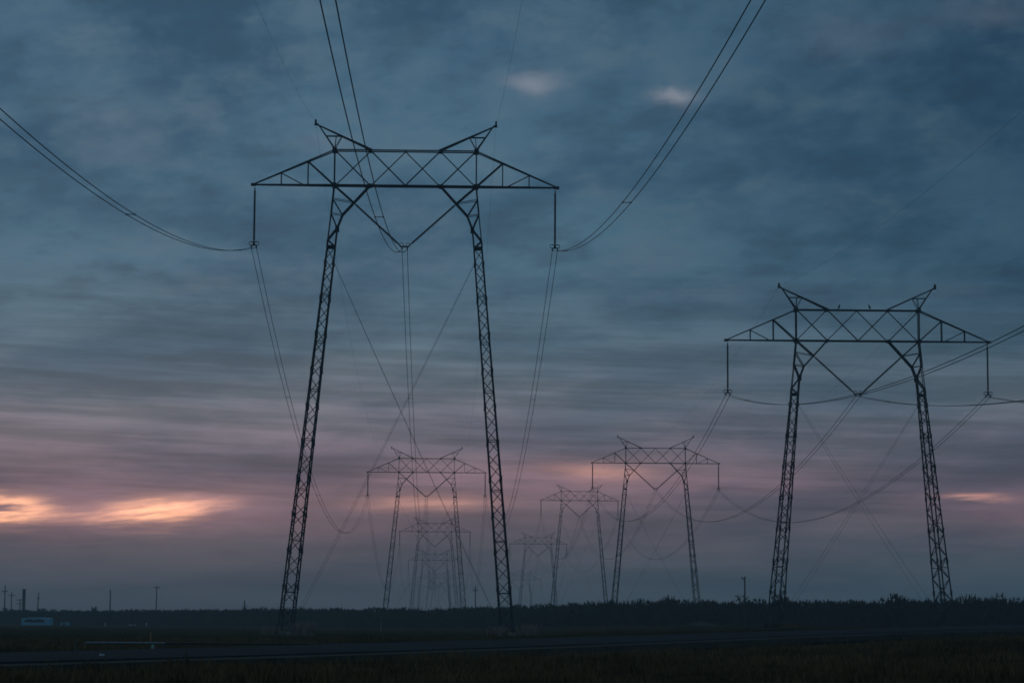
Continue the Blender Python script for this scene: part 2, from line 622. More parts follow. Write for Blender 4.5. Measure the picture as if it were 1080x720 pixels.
def make_peak(sx, k):
    m_ = MB()
    TC, TB = 0.105 * k, 0.065 * k
    tip = (sx * 8.05, 0, 5.62)
    D = 0.40
    for s in (-1, 1):
        y = s * D
        ins = (sx * 6.56, y, 3.42)
        out = (sx * 3.28, y, 3.42)
        m_.bar(ins, tip, TC)
        m_.bar(out, tip, TC * 1.15)
        a = lerp(ins, tip, 0.55)
        b = lerp(out, tip, 0.55 * 1.0)
        m_.bar(a, (b[0], b[1], a[2]), TB)
        m_.bar(ins, (sx * 6.45, a[1], a[2]), TB * 0.8)
        m_.bar(ins, (b[0], b[1], a[2]), TB * 0.8)
    m_.bar(tip, (sx * 8.35, 0, 5.75), TC * 1.3)
    return m_


def make_leg(sx, H, foot, shift, k, dens):
    """leg from the crossarm node at z=0 (arm level) down to z=-H, frame of the arm"""
    m_ = MB()
    TC, TB = 0.130 * k, 0.07 * k
    D0 = 0.40
    Aa, B, C = (6.56, 0), (6.82, -2.6), (7.09, -5.1)
    Dd, Ee, Ff, G = (3.28, 0), (4.79, -1.56), (5.77, -2.77), (6.24, -4.0)
    P1, P2 = (7.15, -5.73), (6.40, -5.73)
    q = lambda p, y: (sx * p[0], y, p[1])
    for s in (-1, 1):
        y = s * D0
        for a, b, t in ((Aa, B, TC), (B, C, TC * 0.6), (B, G, TC), (Dd, Ff, TC * 1.1), (Ff, G, TC * 1.1), (Aa, Ee, TC * 0.9),
                        ((6.68, -1.25), Ee, TB * 0.8), ((6.68, -1.25), Ff, TB * 1.2), (B, Ff, TB * 0.8), (G, C, TC), (G, P2, TC),
                        (C, P1, TC), (C, P2, TB * 1.3)):
            m_.bar(q(a, y), q(b, y), t)
        m_.box(q((6.24, -4.05), y), (0.34, 0.05, 0.5))
    for p in (B, G, C, Ff):
        m_.bar(q(p, -D0), q(p, D0), TB)
    m_.box(q((6.77, -5.75), 0), (0.85, 0.95, 0.26))
    # lattice mast: narrow across the line, spreading along it
    zb = -H + 0.35
    ztop = -5.86
    L = ztop - zb
    n = max(10, int(L / dens))
    fx = foot + sx * shift                     # foot distance in this leg's own outward direction
    def corner(t, i, s):                       # i: -1 outer, +1 inner
        # panel heights grow slightly downwards
        z = ztop - L * t
        cx = 6.77 + (fx - 6.77) * t
        w = 0.37 + 0.20 * t
        d = 0.40 + 1.75 * t
        return (sx * (cx + (w if i < 0 else -w)), s * d, z)
    ts = [(j / n) * (0.95 + 0.05 * j / n) for j in range(n + 1)]
    ts[-1] = 1.0
    for i in (-1, 1):
        for s in (-1, 1):
            m_.bar(corner(0, i, s), corner(1, i, s), TC)
            for z_ in np.arange(0.04, 0.97, 3.3 / L):      # splice plates
                c = corner(z_, i, s)
                m_.box(c, (0.20 * k, 0.20 * k, 0.5))
    for j in range(n):
        t0, t1 = ts[j], ts[j + 1]
        a, b = (-1, 1) if j % 2 else (1, -1)
        m_.bar(corner(t0, a, -1), corner(t1, b, -1), TB)
        m_.bar(corner(t0, b, 1), corner(t1, a, 1), TB)
        m_.bar(corner(t0, -1, a), corner(t1, -1, b), TB)
        m_.bar(corner(t0, 1, b), corner(t1, 1, a), TB)
        if j % 4 == 0 and j:
            for s in (-1, 1):
                m_.bar(corner(t0, -1, s), corner(t0, 1, s), TB)
    return m_, [corner(1, i, s) for i in (-1, 1) for s in (-1, 1)], corner


def string_mesh(a, b, k, ribs):
    m_ = MB()
    a, b = Vector(a), Vector(b)
    if ribs:
        n = 30
        pts, rad = [a], [0.05]
        for i in range(n):
            for u, r in ((0.1, 0.06), (0.35, 0.11), (0.75, 0.105), (0.9, 0.06)):
                pts.append(a.lerp(b, 0.06 + 0.86 * (i + u) / n))
                rad.append(r)
        pts.append(b)
        rad.append(0.05)
        m_.tube(pts, rad, 8)
    else:
        m_.tube([a, b], 0.11 * k, 6)
    return m_


def ring(m_, c, r, t, nx=16):
    """upright grading ring, facing along the line"""
    pts = [(c[0] + r * math.cos(2 * math.pi * i / nx), c[1], c[2] + r * math.sin(2 * math.pi * i / nx)) for i in range(nx + 1)]
    m_.tube(pts, t, 5, cap=False)


COND_Z = -5.85
LINE_L = "steel towers of the nearer line on the left"
LINE_R = "steel towers of the line on the right"

TW = {}


def tower(key, cx, y, wpx, label, group, level, shift=0.0, depth=None):
    d = depth or (2 * ARM + 0.3) * F / wpx
    p = unproj(cx, y, d)
    TW[key] = dict(p=p, level=level, label=label, group=group, shift=shift)


tower('L1', 427.5, 196.5, 322.5, "tallest nearest lattice power tower, standing left of centre across the whole sky", LINE_L, 0, -0.35)
tower('L2', 450.0, 498.0, 126.0, "second tower of the left line, framed between the legs of the nearest tower", LINE_L, 1, -0.2)
tower('L3', 458.7, 560.5, 75.6, "third tower of the left line, seen through the legs of the second one", LINE_L, 2)
tower('L4', 458.5, 590.5, 56.5, "fourth tower of the left line, faint in haze behind the third one", LINE_L, 2)
tower('L5', 462.5, 609.0, 44.5, "fifth tower of the left line, very faint in the haze", LINE_L, 2)
tower('L6', 464.5, 619.0, 36.6, "farthest tower of the left line, almost lost in the haze", LINE_L, 2)
tower('R1', 904.4, 359.7, 280.0, "large near lattice power tower on the right, two birds on its crossarm", LINE_R, 0)
tower('R2', 691.4, 488.3, 135.6, "second tower of the right line, mid-sized, left of the large right tower", LINE_R, 1)
tower('R3', 611.2, 527.7, 82.8, "third tower of the right line, its right leg meeting the second tower's left leg", LINE_R, 2)
tower('R4', 567.7, 573.5, 61.0, "fourth tower of the right line, faint just right of the nearest tower's leg", LINE_R, 2)
tower('R5', 548.0, 611.0, 46.5, "farthest tower of the right line, almost lost in haze beside the nearest tower's leg", LINE_R, 2)

def yaw_of(a, b):
    d = TW[b]['p'] - TW[a]['p']
    return -math.atan2(d.x, d.y)
YAW_L, YAW_R = yaw_of('L1', 'L3'), yaw_of('R1', 'R3')


def build_tower(key):
    T = TW[key]
    p, lv = T['p'], T['level']
    yaw = YAW_L if key[0] == 'L' else YAW_R
    g0 = float(g_base(p.x, p.y))
    H = p.z - g0
    k = (1.0, 1.0, 1.15)[lv]
    root = empty("transmission_tower", (p.x, p.y, g0), yaw)
    tag(root, T['label'], "power tower", T['group'])
    T['root'], T['H'], T['yaw'], T['g0'] = root, H, yaw, g0

    def put(mb_, name, m_, parent=root, smooth=False, up=True):
        for v in mb_.v:
            if up:
                v[:, 2] += H
        return mb_.build(name, m_, parent, smooth)
    arm = put(make_crossarm(k), "crossarm", M_steel)
    foot = 6.77 + 0.092 * (H - 5.9)
    cornerfn = {}
    for sx in (-1, 1):
        mleg, feet, cf = make_leg(sx, H, foot, T['shift'], k, (1.12, 1.5, 2.2)[lv])
        cornerfn[sx] = cf
        leg = put(mleg, "leg", M_steel)
        if lv < 2:
            for f in feet:
                m_ = MB()
                m_.tube([(f[0], f[1], -0.6), (f[0], f[1], 0.30), (f[0], f[1], 0.36)], [0.40, 0.38, 0.30], 12)
                m_.build("footing", M_conc if key == "L1" else M_grav, leg)
        pk = put(make_peak(sx, k), "earth_wire_peak", M_steel)
        if lv < 2:
            m_ = MB()
            m_.box((sx * 8.36, 0, 5.95), (0.16, 0.5, 0.42))
            m_.box((sx * 8.30, 0, 5.72), (0.36, 0.3, 0.16))
            put(m_, "wire_clamp", M_steel, pk)
        # suspension string
        st_ = put(string_mesh((sx * (ARM - 0.12), 0, -0.25), (sx * (ARM - 0.12), 0, COND_Z + 0.18), k, lv == 0), "insulator_string", M_ins, smooth=True)
        vs = put(string_mesh((sx * 4.79, 0, -1.56), (sx * 0.32, 0, COND_Z + 0.22), k, lv == 0), "insulator_string", M_ins, smooth=True)
        if lv < 2:
            m_ = MB()
            xx = sx * (ARM - 0.12)
            ring(m_, (xx - 0.26, 0, COND_Z + 0.36), 0.19, 0.03)
            ring(m_, (xx + 0.26, 0, COND_Z + 0.36), 0.19, 0.03)
            m_.bar((xx - 0.3, 0, COND_Z + 0.5), (xx + 0.3, 0, COND_Z + 0.5), 0.05)
            put(m_, "corona_ring", M_steel, st_)
            m_ = MB()
            m_.bar((xx - 0.28, 0, COND_Z + 0.2), (xx + 0.28, 0, COND_Z + 0.2), 0.1)
            for e in (-1, 1):
                m_.bar((xx + e * 0.23, 0, COND_Z + 0.2), (xx + e * 0.23, 0, COND_Z - 0.03), 0.09)
                m_.bar((xx + e * 0.23, -0.3, COND_Z), (xx + e * 0.23, 0.3, COND_Z), 0.11)
            put(m_, "yoke_plate", M_steel, st_)
        # crossed guy wires, one in front and one behind
        for s in (-1, 1):
            a = cornerfn[sx](0.035, 1, s)
            T.setdefault('guy', []).append((sx, s, a))
    m_ = MB()
    m_.bar((-0.36, 0, COND_Z + 0.2), (0.36, 0, COND_Z + 0.2), 0.13)
    for e in (-1, 1):
        m_.bar((e * 0.25, 0, COND_Z + 0.2), (e * 0.25, 0, COND_Z - 0.03), 0.1)
        m_.bar((e * 0.25, -0.3, COND_Z), (e * 0.25, 0.3, COND_Z), 0.11)
    if lv < 2:
        ring(m_, (-0.3, 0, COND_Z + 0.36), 0.19, 0.03)
        ring(m_, (0.3, 0, COND_Z + 0.36), 0.19, 0.03)
    put(m_, "yoke_plate", M_steel)
    for sx, s, a in T['guy']:
        b = cornerfn[-sx](0.985, 1, s)
        m_ = MB()
        pts = [lerp(a, b, t) for t in np.linspace(0, 1, 9)]
        pts = [(x, y_, z - 0.25 * 4 * t * (1 - t)) for (x, y_, z), t in zip(pts, np.linspace(0, 1, 9))]
        m_.tube(pts, 0.0125, 5)
        put(m_, "guy_wire", M_wire, smooth=True)


for key in TW:
    build_tower(key)


def attach(key, x, z):
    T = TW[key]
    M = Matrix.Translation((T['p'].x, T['p'].y, T['p'].z)) @ Matrix.Rotation(T['yaw'], 4, 'Z')
    return M @ Vector((x, 0, z))


# ------------------------------------------------------------------ conductors
def span(a, b, sag, xdir, twin, label, group, rad, spacers, nseg=48, t0=0.0):
    ts = np.linspace(t0, 1, nseg + 1)
    def P(t, off):
        v = a.lerp(b, t)
        v.z -= 4 * sag * t * (1 - t)
        return v + xdir * off
    if not twin:
        m_ = MB()
        m_.tube([P(t, 0) for t in ts], rad, 5)
        o = m_.build("earth_wire", M_wire, smooth=True)
        return tag(o, label, "wire", group)
    mid = P(0.5, 0)
    root = empty("conductor_bundle", a)
    tag(root, label, "power line", group)
    for e in (-1, 1):
        m_ = MB()
        m_.tube([P(t, e * 0.24) - a for t in ts], rad, 5)
        m_.build("wire", M_wire, root, True)
    if spacers:
        n = int((b - a).length / 62)
        for i in range(n):
            t = (i + 0.75) / n
            if t < t0 or t > 0.995:
                continue
            m_ = MB()
            m_.bar(P(t, -0.27) - a, P(t, 0.27) - a, 0.035)
            for e in (-1, 1):
                m_.box(P(t, e * 0.24) - a, (0.07, 0.14, 0.07))
            m_.build("spacer", M_steel, root)
    return root


def xd(yaw):
    return Vector((math.cos(yaw), math.sin(yaw), 0))


ORD = {1: "first", 2: "second", 3: "third", 4: "fourth", 5: "fifth", 6: "sixth"}
PH = {-1: "left", 0: "middle", 1: "right"}
for line, nmax, yaw in (('L', 6, YAW_L), ('R', 5, YAW_R)):
    side = "left" if line == 'L' else "right"
    X = xd(yaw)
    for i in range(1, nmax):
        a, b = f"{line}{i}", f"{line}{i+1}"
        for ph in (-1, 0, 1):
            A_, B_ = attach(a, ph * (ARM - 0.12), COND_Z), attach(b, ph * (ARM - 0.12), COND_Z)
            Ls = (B_ - A_).length
            sag = 16.0 * (Ls / 350) ** 2
            span(A_, B_, sag, X, True, f"{PH[ph]} conductor pair of the {side} line between its {ORD[i]} and {ORD[i+1]} towers",
                 f"conductor pairs of the {side} line", 0.027 if i == 1 else 0.03, i <= 2)
        for ph in (-1, 1):
            A_, B_ = attach(a, ph * 8.36, 5.85), attach(b, ph * 8.36, 5.85)
            span(A_, B_, 11.0 * ((B_ - A_).length / 350) ** 2, X, False,
                 f"thin {PH[ph]} earth wire of the {side} line between its {ORD[i]} and {ORD[i+1]} tower peaks",
                 f"earth wires of the {side} line", 0.008, False)
    # towards the towers behind the camera
    a = f"{line}1"
    d = (TW[f"{line}2"]['p'] - TW[a]['p'])
    d.z = 0
    d.normalize()
    back, rise, sg, se = (-348.0, 0.0, 15.6, 11.0) if line == 'L' else (-350.0, 11.0, 14.5, 10.0)
    for ph in (-1, 0, 1):
        B_ = attach(a, ph * (ARM - 0.12), COND_Z)
        A_ = B_ + d * back + Vector((0, 0, rise))
        span(A_, B_, sg - (1.3 if (line == 'L' and ph == 1) else 0.0), X, True, f"near {PH[ph]} conductor pair coming overhead to the large {side} tower",
             f"conductor pairs of the {side} line", 0.024, True, 90, 0.35)
    for ph in (-1, 1):
        B_ = attach(a, ph * 8.36, 5.85)
        A_ = B_ + d * back + Vector((0, 0, rise))
        span(A_, B_, se, X, False, f"thin near {PH[ph]} earth wire coming overhead to the large {side} tower's {PH[ph]} peak",
             f"earth wires of the {side} line", 0.0075, False, 60, 0.35)


# ------------------------------------------------------------------ birds on the right tower
def bird(px, flip, label):
    T = TW['R1']
    M = Matrix.Translation((T['p'].x, T['p'].y, T['p'].z)) @ Matrix.Rotation(T['yaw'], 4, 'Z')
    base = unproj(px, 327, (2 * ARM + 0.3) * F / 280.0)
    loc = (M.inverted() @ base)
    w = M @ Vector((loc.x, -0.4, 3.39))
    m_ = MB()
    f = flip
    m_.tube([(-0.13 * f, 0, -0.02), (-0.09 * f, 0, 0.08), (-0.04 * f, 0, 0.17), (0.0, 0, 0.27), (0.03 * f, 0, 0.35), (0.04 * f, 0, 0.41)],
            [0.02, 0.045, 0.09, 0.10, 0.07, 0.04], 10)
    m_.tube([(0.02 * f, 0, 0.39), (0.04 * f, 0, 0.42), (0.08 * f, 0, 0.44), (0.11 * f, 0, 0.43)], [0.03, 0.06, 0.055, 0.02], 10)
    m_.tube([(0.10 * f, 0, 0.43), (0.17 * f, 0, 0.41)], [0.02, 0.004], 6)
    for s in (-1, 1):
        m_.tube([(0.0, s * 0.03, 0.16), (0.02 * f, s * 0.035, 0.0)], [0.02, 0.012], 5)
    o = m_.build("bird", M_bird, smooth=True)
    o.location = w
    tag(o, label, "bird", "birds perched on the right tower")


bird(885, 1, "small dark bird perched on the large right tower's top chord, nearer its left peak")
bird(917, -1, "small dark bird perched on the large right tower's top chord, nearer its middle")


# ------------------------------------------------------------------ trees
def twig_tree(m_, x, y, z, h, w, n, tw, rnd, point=False):
    """bare bushy orchard tree: short trunk, rising limbs, fan of twig-sized blades"""
    V, Fc = [], []
    for _ in range(n):
        a = rnd.uniform(0, 2 * math.pi)
        u = rnd.random() ** 0.55
        hh = 0.06 + 0.94 * rnd.random() ** 0.8
        r = w * u * (0.55 + 0.45 * math.sin(min(1, hh * 1.15) * math.pi * 0.62))
        r *= 1.0 - 0.6 * max(0, hh - 0.72) / 0.28
        r = w * u * (1.02 - hh) ** 1.6 if point else max(r, w * u * 0.3)
        cx, cy, cz = x + r * math.cos(a), y + r * math.sin(a), z + h * hh
        ln = tw * rnd.uniform(0.6, 1.6)
        wd = tw * rnd.uniform(0.16, 0.42)
        ax = Vector((math.cos(a) * 0.5 * u + rnd.uniform(-.35, .35), math.sin(a) * 0.5 * u + rnd.uniform(-.35, .35), 1)).normalized()
        sd_ = Vector((rnd.uniform(-1, 1), rnd.uniform(-1, 1), rnd.uniform(-.3, .3)))
        sd_ = (sd_ - ax * sd_.dot(ax)).normalized() * wd
        c = Vector((cx, cy, cz))
        k = len(V)
        V += [c - sd_ * 0.7 - ax * ln * 0.4, c + sd_ * 0.8 - ax * ln * 0.35, c + sd_ * 0.4 + ax * ln * 0.3, c + ax * ln * 0.65, c - sd_ * 0.6 + ax * ln * 0.1]
        Fc.append((k, k + 1, k + 2, k + 3, k + 4))
    m_.add(V, Fc)


def trunk_mesh(m_, x, y, z, h, w, rnd, r0=0.14):
    m_.tube([(x, y, z - 0.2), (x, y, z + h * 0.18), (x + 0.05, y, z + h * 0.3)], [r0 * 1.2, r0, r0 * 0.8], 6)
    for i in range(5):
        a = i * 1.257 + rnd.uniform(-.3, .3)
        m_.tube([(x, y, z + h * 0.25), (x + w * 0.3 * math.cos(a), y + w * 0.3 * math.sin(a), z + h * 0.5),
                 (x + w * 0.55 * math.cos(a), y + w * 0.55 * math.sin(a), z + h * 0.85)], [r0 * 0.6, r0 * 0.4, r0 * 0.12], 5)


rnd = random.Random(5)
LA, LB = Vector((-285, 930)), Vector((-6, 490))        # front row of the farther block
RA, RB = Vector((4, 446)), Vector((150, 300))           # front row of the nearer block, on the right
m_ = MB()
for (P0, P1, rows, hh) in ((LA, LB, 5, 3.5), (RA, RB, 5, 3.9)):
    dv = (P1 - P0)
    n = int(dv.length / 2.3)
    nv = Vector((dv.y, -dv.x)).normalized()
    if nv.y < 0:
        nv = -nv
    for r in range(rows):
        for i in range(n):
            q = P0 + dv * ((i + rnd.uniform(-.25, .25)) / n) + nv * (r * 5.5 + rnd.uniform(-.6, .6))
            h = hh * rnd.uniform(0.86, 1.10) * (1.0 + 0.03 * math.sin(i * 0.21) + 0.035 * math.sin(i * 0.067 + r)) * (1 + (0.14 * i / n if hh < 4 else 0))
            if rnd.random() < 0.05:
                h *= rnd.uniform(1.1, 1.25)
            z = float(g_base(q.x, q.y))
            big_ = r == 0
            if r < 3:
                twig_tree(m_, q.x, q.y, z - 0.25, 1.9, 2.6, 60, 0.75, rnd)
            twig_tree(m_, q.x, q.y, z, h if r < 2 else h * 0.93, 2.3, 120 if big_ else 90, 0.55 if r < 2 else 1.0, rnd)
wood = m_.build("orchard_trees", M_twig)
kind(wood, 'stuff')
tag(wood, "dark orchard trees massed in a low band along the horizon", "orchard")
m_ = MB()
for (P0, P1) in ((LA, LB), (RA, RB)):
    dv = P1 - P0
    n = int(dv.length / 3.4)
    for i in range(n):
        q = P0 + dv * (i / n)
        trunk_mesh(m_, q.x, q.y, float(g_base(q.x, q.y)), 4.0, 1.8, rnd)
tr = m_.build("trunk_rows", M_bark, wood)
kind(tr, 'stuff')


def lone_tree(px, topy, Y, w, shape, label):
    p = unproj_y(px, topy, Y)
    z = float(g_base(p.x, Y))
    h = p.z - z
    root = empty("bare_tree", (p.x, Y, z))
    tag(root, label, "tree", "trees rising above the orchard")
    a, b = MB(), MB()
    trunk_mesh(a, 0, 0, 0, h, w, rnd, 0.2)
    a.tube([(0, 0, h * 0.2), (0.1, 0, h * 0.6), (0.05, 0, h * 0.96)], [0.15, 0.09, 0.02], 6)
    a.build("trunk", M_bark, root)
    twig_tree(b, 0, 0, 0, h, w, 200 if shape else 260, 0.35 if shape else 0.55, rnd, bool(shape))
    b.build("crown", M_twig, root)


lone_tree(945, 626.5, 372, 2.4, 0, "rounded tree top standing above the dark orchard left of the right tower's right leg")
lone_tree(548, 638, 470, 2.6, 0, "bushy tree just right of the nearest tower's right foot")
lone_tree(258, 633, 560, 1.2, 1, "narrow pointed tree rising from the orchard left of the nearest tower")
lone_tree(828, 630, 400, 2.2, 0, "taller tree in the orchard just right of the right tower's left leg")


# ------------------------------------------------------------------ utility poles, stack, sheds
def pole(px, topy, Y, arms, label, lean=0.0, thick=0.17):
    """arms: list of (metres below the top, half width left, half width right)"""
    p = unproj_y(px, topy, Y)
    z = float(g_base(p.x, Y))
    h = p.z - z
    root = empty("utility_pole", (p.x - lean * h, Y, z))
    root.rotation_euler = (0, lean, 0)
    tag(root, label, "utility pole", "utility poles on the horizon")
    m_ = MB()
    m_.tube([(0, 0, -0.5), (0, 0, h * 0.5), (0, 0, h)], [thick * 1.15, thick, thick * 0.8], 8)
    m_.build("pole", M_wood, root)
    for dz_, l, r in arms:
        m_ = MB()
        m_.bar((-l, -thick, h - dz_), (r, -thick, h - dz_), 0.16)
        m_.bar((-l * 0.6, -thick, h - dz_), (0, -thick, h - dz_ - 0.6), 0.06)
        m_.bar((r * 0.6, -thick, h - dz_), (0, -thick, h - dz_ - 0.6), 0.06)
        ar = m_.build("crossarm", M_wood, root)
        for x in (-l * 0.93, r * 0.93, r * 0.3):
            m_ = MB()
            m_.tube([(x, -thick, h - dz_ + 0.08), (x, -thick, h - dz_ + 0.2), (x, -thick, h - dz_ + 0.34)], [0.03, 0.07, 0.04], 6)
            m_.build("insulator", M_ins, ar)


pole(5.5, 617, 790, [(1.9, 1.1, 1.0)], "tall utility pole at the far left edge, leftmost of the cluster", 0.0, 0.2)
pole(12.3, 624, 790, [(1.1, 1.2, 1.2)], "utility pole with one wide crossarm beside the leftmost pole")
pole(21.3, 631, 790, [(0.4, 1.2, 0.6), (1.6, 1.0, 0.6)], "shortest utility pole with two crossarms beside the dark stack")
pole(40.8, 624, 790, [(2.0, 0.4, 0.6)], "slightly leaning utility pole just right of the dark stack", 0.03)
pole(116.5, 621.5, 790, [], "plain utility pole without crossarm between the sheds and the T-topped pole", 0.0, 0.22)
pole(165.3, 618, 790, [(0.3, 1.1, 1.2)], "utility pole with a crossarm at its top making a T, left of nearest tower")
pole(501.5, 618, 790, [(1.3, 1.0, 1.0)], "cross-shaped utility pole standing between the left towers' legs and nearest tower's leg")
pole(785.5, 608, 395, [(0.25, 0.55, 0.1)], "slim utility pole standing alone left of the large right tower", 0.0, 0.13)

p = unproj_y(25.5, 620.7, 770)
z = 0.0
m_ = MB()
hh = p.z - z
m_.tube([(0, 0, -0.3), (0, 0, hh * 0.5), (0, 0, hh - 0.1)], [0.60, 0.52, 0.50], 20)
m_.tube([(0, 0, hh - 0.35), (0, 0, hh)], [0.58, 0.58], 20)
stk = m_.build("smokestack", M_stack, smooth=False)
stk.location = (p.x, 770, z)
tag(stk, "thick dark upright stack rising among the poles at far left", "stack")


def shed(px0, px1, topy, Y, dep, label, arch):
    a, b = unproj_y(px0, topy, Y), unproj_y(px1, topy, Y)
    w, h = b.x - a.x, a.z
    root = empty("metal_shed", ((a.x + b.x) / 2, Y + dep / 2, 0))
    tag(root, label, "shed")
    eave = h * 0.84
    m_ = MB()
    # walls with vertical ribs
    for s in (-1, 1):
        m_.box((0, s * dep / 2, eave / 2 - 0.1), (w, 0.12, eave + 0.2))
        m_.box((s * (w / 2 - 0.06), 0, eave / 2 - 0.1), (0.12, dep - 0.13, eave + 0.2))
    n = int(w / 0.45)
    for i in range(n):
        m_.box((-w / 2 + (i + 0.5) * w / n, -dep / 2 - 0.08, eave / 2), (0.08, 0.04, eave))
    m_.build("wall", M_barn, root)
    m_ = MB()
    ns = 12
    V, Fc = [], []
    for i in range(ns + 1):
        x = -w / 2 - 0.12 + (w + 0.24) * i / ns
        zz = eave + (h - eave) * math.sin(math.pi * i / ns) ** 0.8 + 0.02
        for yy in (-dep / 2 - 0.2, dep / 2 + 0.2):
            V += [(x, yy, zz), (x, yy, eave - 0.02)]
    for i in range(ns):
        k = i * 4
        Fc += [(k, k + 4, k + 6, k + 2), (k, k + 1, k + 5, k + 4), (k + 2, k + 6, k + 7, k + 3), (k + 1, k + 3, k + 7, k + 5)]
    Fc += [(0, 2, 3, 1), (ns * 4, ns * 4 + 1, ns * 4 + 3, ns * 4 + 2)]
    m_.add(V, Fc)
    m_.build("roof", M_barn if arch else M_barnroof, root)
    m_ = MB()
    if arch:
        for x0, ww, hh_ in ((-w * 0.22, w * 0.16, 0.62), (w * 0.12, w * 0.2, 0.7)):
            V = [(x0 - ww, -dep / 2 - 0.13, eave * 0.45), (x0 + ww, -dep / 2 - 0.13, eave * 0.45)]
            for i in range(9):
                an = math.pi * i / 8
                V.append((x0 + ww * math.cos(an), -dep / 2 - 0.13, eave * 0.55 + eave * 0.36 * math.sin(an)))
            V2 = [(x_, y_ + 0.02, z_) for x_, y_, z_ in V]
            nn = len(V)
            m_.add(V + V2, [tuple(range(nn)), tuple(range(2 * nn - 1, nn - 1, -1))] + [(i, i + nn, (i + 1) % nn + nn, (i + 1) % nn) for i in range(nn)])
    else:
        m_.box((0, -dep / 2 - 0.11, eave * 0.42), (w * 0.3, 0.03, eave * 0.8))
    m_.build("door", M_dark, root)


shed(22.5, 52.5, 650.5, 622, 5.0, "pale blue-green metal shed with arched dark openings below the dark stack", True)
shed(63.5, 72, 655.5, 630, 2.5, "small pale shed right of the larger blue-green one", False)


# ------------------------------------------------------------------ low pipe rail beside the road
def far_edge(px, off=0.0):
    """point just off the far road edge that is seen in column px"""
    best, bp = 1e9, None
    for i in range(len(EF) - 1):
        for t in np.linspace(0, 1, 24):
            q = EF[i] * (1 - t) + EF[i + 1] * t
            n = (EF[i] - EN[i])[:2]
            n = n / np.linalg.norm(n)
            q2 = q[:2] + n * off
            x = 540 + F * q2[0] / max(q2[1], 1)
            if abs(x - px) < best:
                best, bp = abs(x - px), (q2[0], q2[1])
    return bp


rail = empty("guard_rail", (*far_edge(133, 2.0), 0))
tag(rail, "low pale pipe rail on short posts along the far side of the road", "guard rail")
cols = [86, 133, 178, 218, 258, 294, 328, 360, 390]
pts = []
for i, c in enumerate(cols):
    x, y = far_edge(c, 2.0)
    zt_ = unproj_y(c, 677.6 + 0.004 * (c - 86), y).z
    pts.append((x, y, zt_))
base_ = Vector(rail.location)
for i, (x, y, zt_) in enumerate(pts):
    m_ = MB()
    m_.tube([(x - base_.x, y - base_.y, gz(x, y) - 0.3), (x - base_.x, y - base_.y, zt_ + 0.03)], 0.07, 8)
    m_.build("post", M_postw, rail)
for i in range(len(pts) - 1):
    if i == 0:
        a_ = lerp(pts[0], pts[1], 0.2)
    else:
        a_ = pts[i]
    b_ = pts[i + 1]
    m_ = MB()
    m_.tube([Vector(a_) - Vector((base_.x, base_.y + 0.1, 0)), Vector(b_) - Vector((base_.x, base_.y + 0.1, 0))], 0.05, 8)
    m_.build("rail", M_pipe if i < 2 else M_darkpipe, rail)  # first sections pale, the rest of the rail in a darker tone


def marker(px, y0, y1, Y, m, label, name="marker_post", wid=0.1, cat="marker post", grp=None):
    t, b = unproj_y(px, y0, Y), unproj_y(px, y1, Y)
    zb = gz(b.x, Y)
    m_ = MB()
    m_.box((0, 0, (t.z - zb) / 2 - 0.1), (wid, 0.04, t.z - zb + 0.2))
    m_.tube([(0, 0, t.z - zb - 0.02), (0, 0, t.z - zb + 0.05)], [wid * 0.5, wid * 0.3], 8)
    m_.box((0, -0.03, (t.z - zb) * 0.8), (wid * 0.8, 0.02, 0.12))
    o = m_.build(name, m)
    o.location = (t.x, Y, zb)
    return tag(o, label, cat, grp)


marker(161, 680.5, 689, 96, M_refl, "pale green marker post behind the road beside the low rail", wid=0.14)
marker(159, 667, 672, 150, M_orange, "tiny orange marker stick in the field above the pale green post", wid=0.09)
marker(402, 655, 667, 330, M_pipe, "pale marker post in the field below the second left tower's left leg", wid=0.16)
marker(1042, 645.5, 655, 300, M_grav, "single pale post beyond the road at the right edge", wid=0.16)
G_ = "white stakes in front of the orchard"
marker(111, 656.5, 661, 600, M_white, "pale stake below the plain pole, leftmost of the far stakes", wid=0.22, grp=G_)
marker(137, 657.5, 661, 600, M_white, "pale stake in the close trio before the orchard, its left one", wid=0.2, grp=G_)
marker(139.7, 657.8, 661, 600, M_white, "pale stake in the close trio before the orchard, its middle one", wid=0.2, grp=G_)
marker(142.5, 658.0, 661, 600, M_white, "pale stake in the close trio before the orchard, its right one", wid=0.2, grp=G_)
marker(154.5, 656.5, 661, 600, M_white, "pale stake below the T-topped pole, rightmost of the far stakes", wid=0.3, grp=G_)

# a scrap of litter on the road
lp = unproj_y(107, 694, 76)
m_ = MB()
m_.add([(-0.12, 0, 0), (0.1, -0.05, 0), (0.14, 0.1, 0.01), (-0.05, 0.14, 0), (-0.06, 0.03, 0.16), (0.07, 0.05, 0.13)],
       [(0, 1, 5, 4), (1, 2, 5), (2, 3, 4, 5), (3, 0, 4), (3, 2, 1, 0)])
lt = m_.build("litter", M_white)
lt.location = lp
tag(lt, "crumpled pale scrap of litter lying on the asphalt at left", "litter")

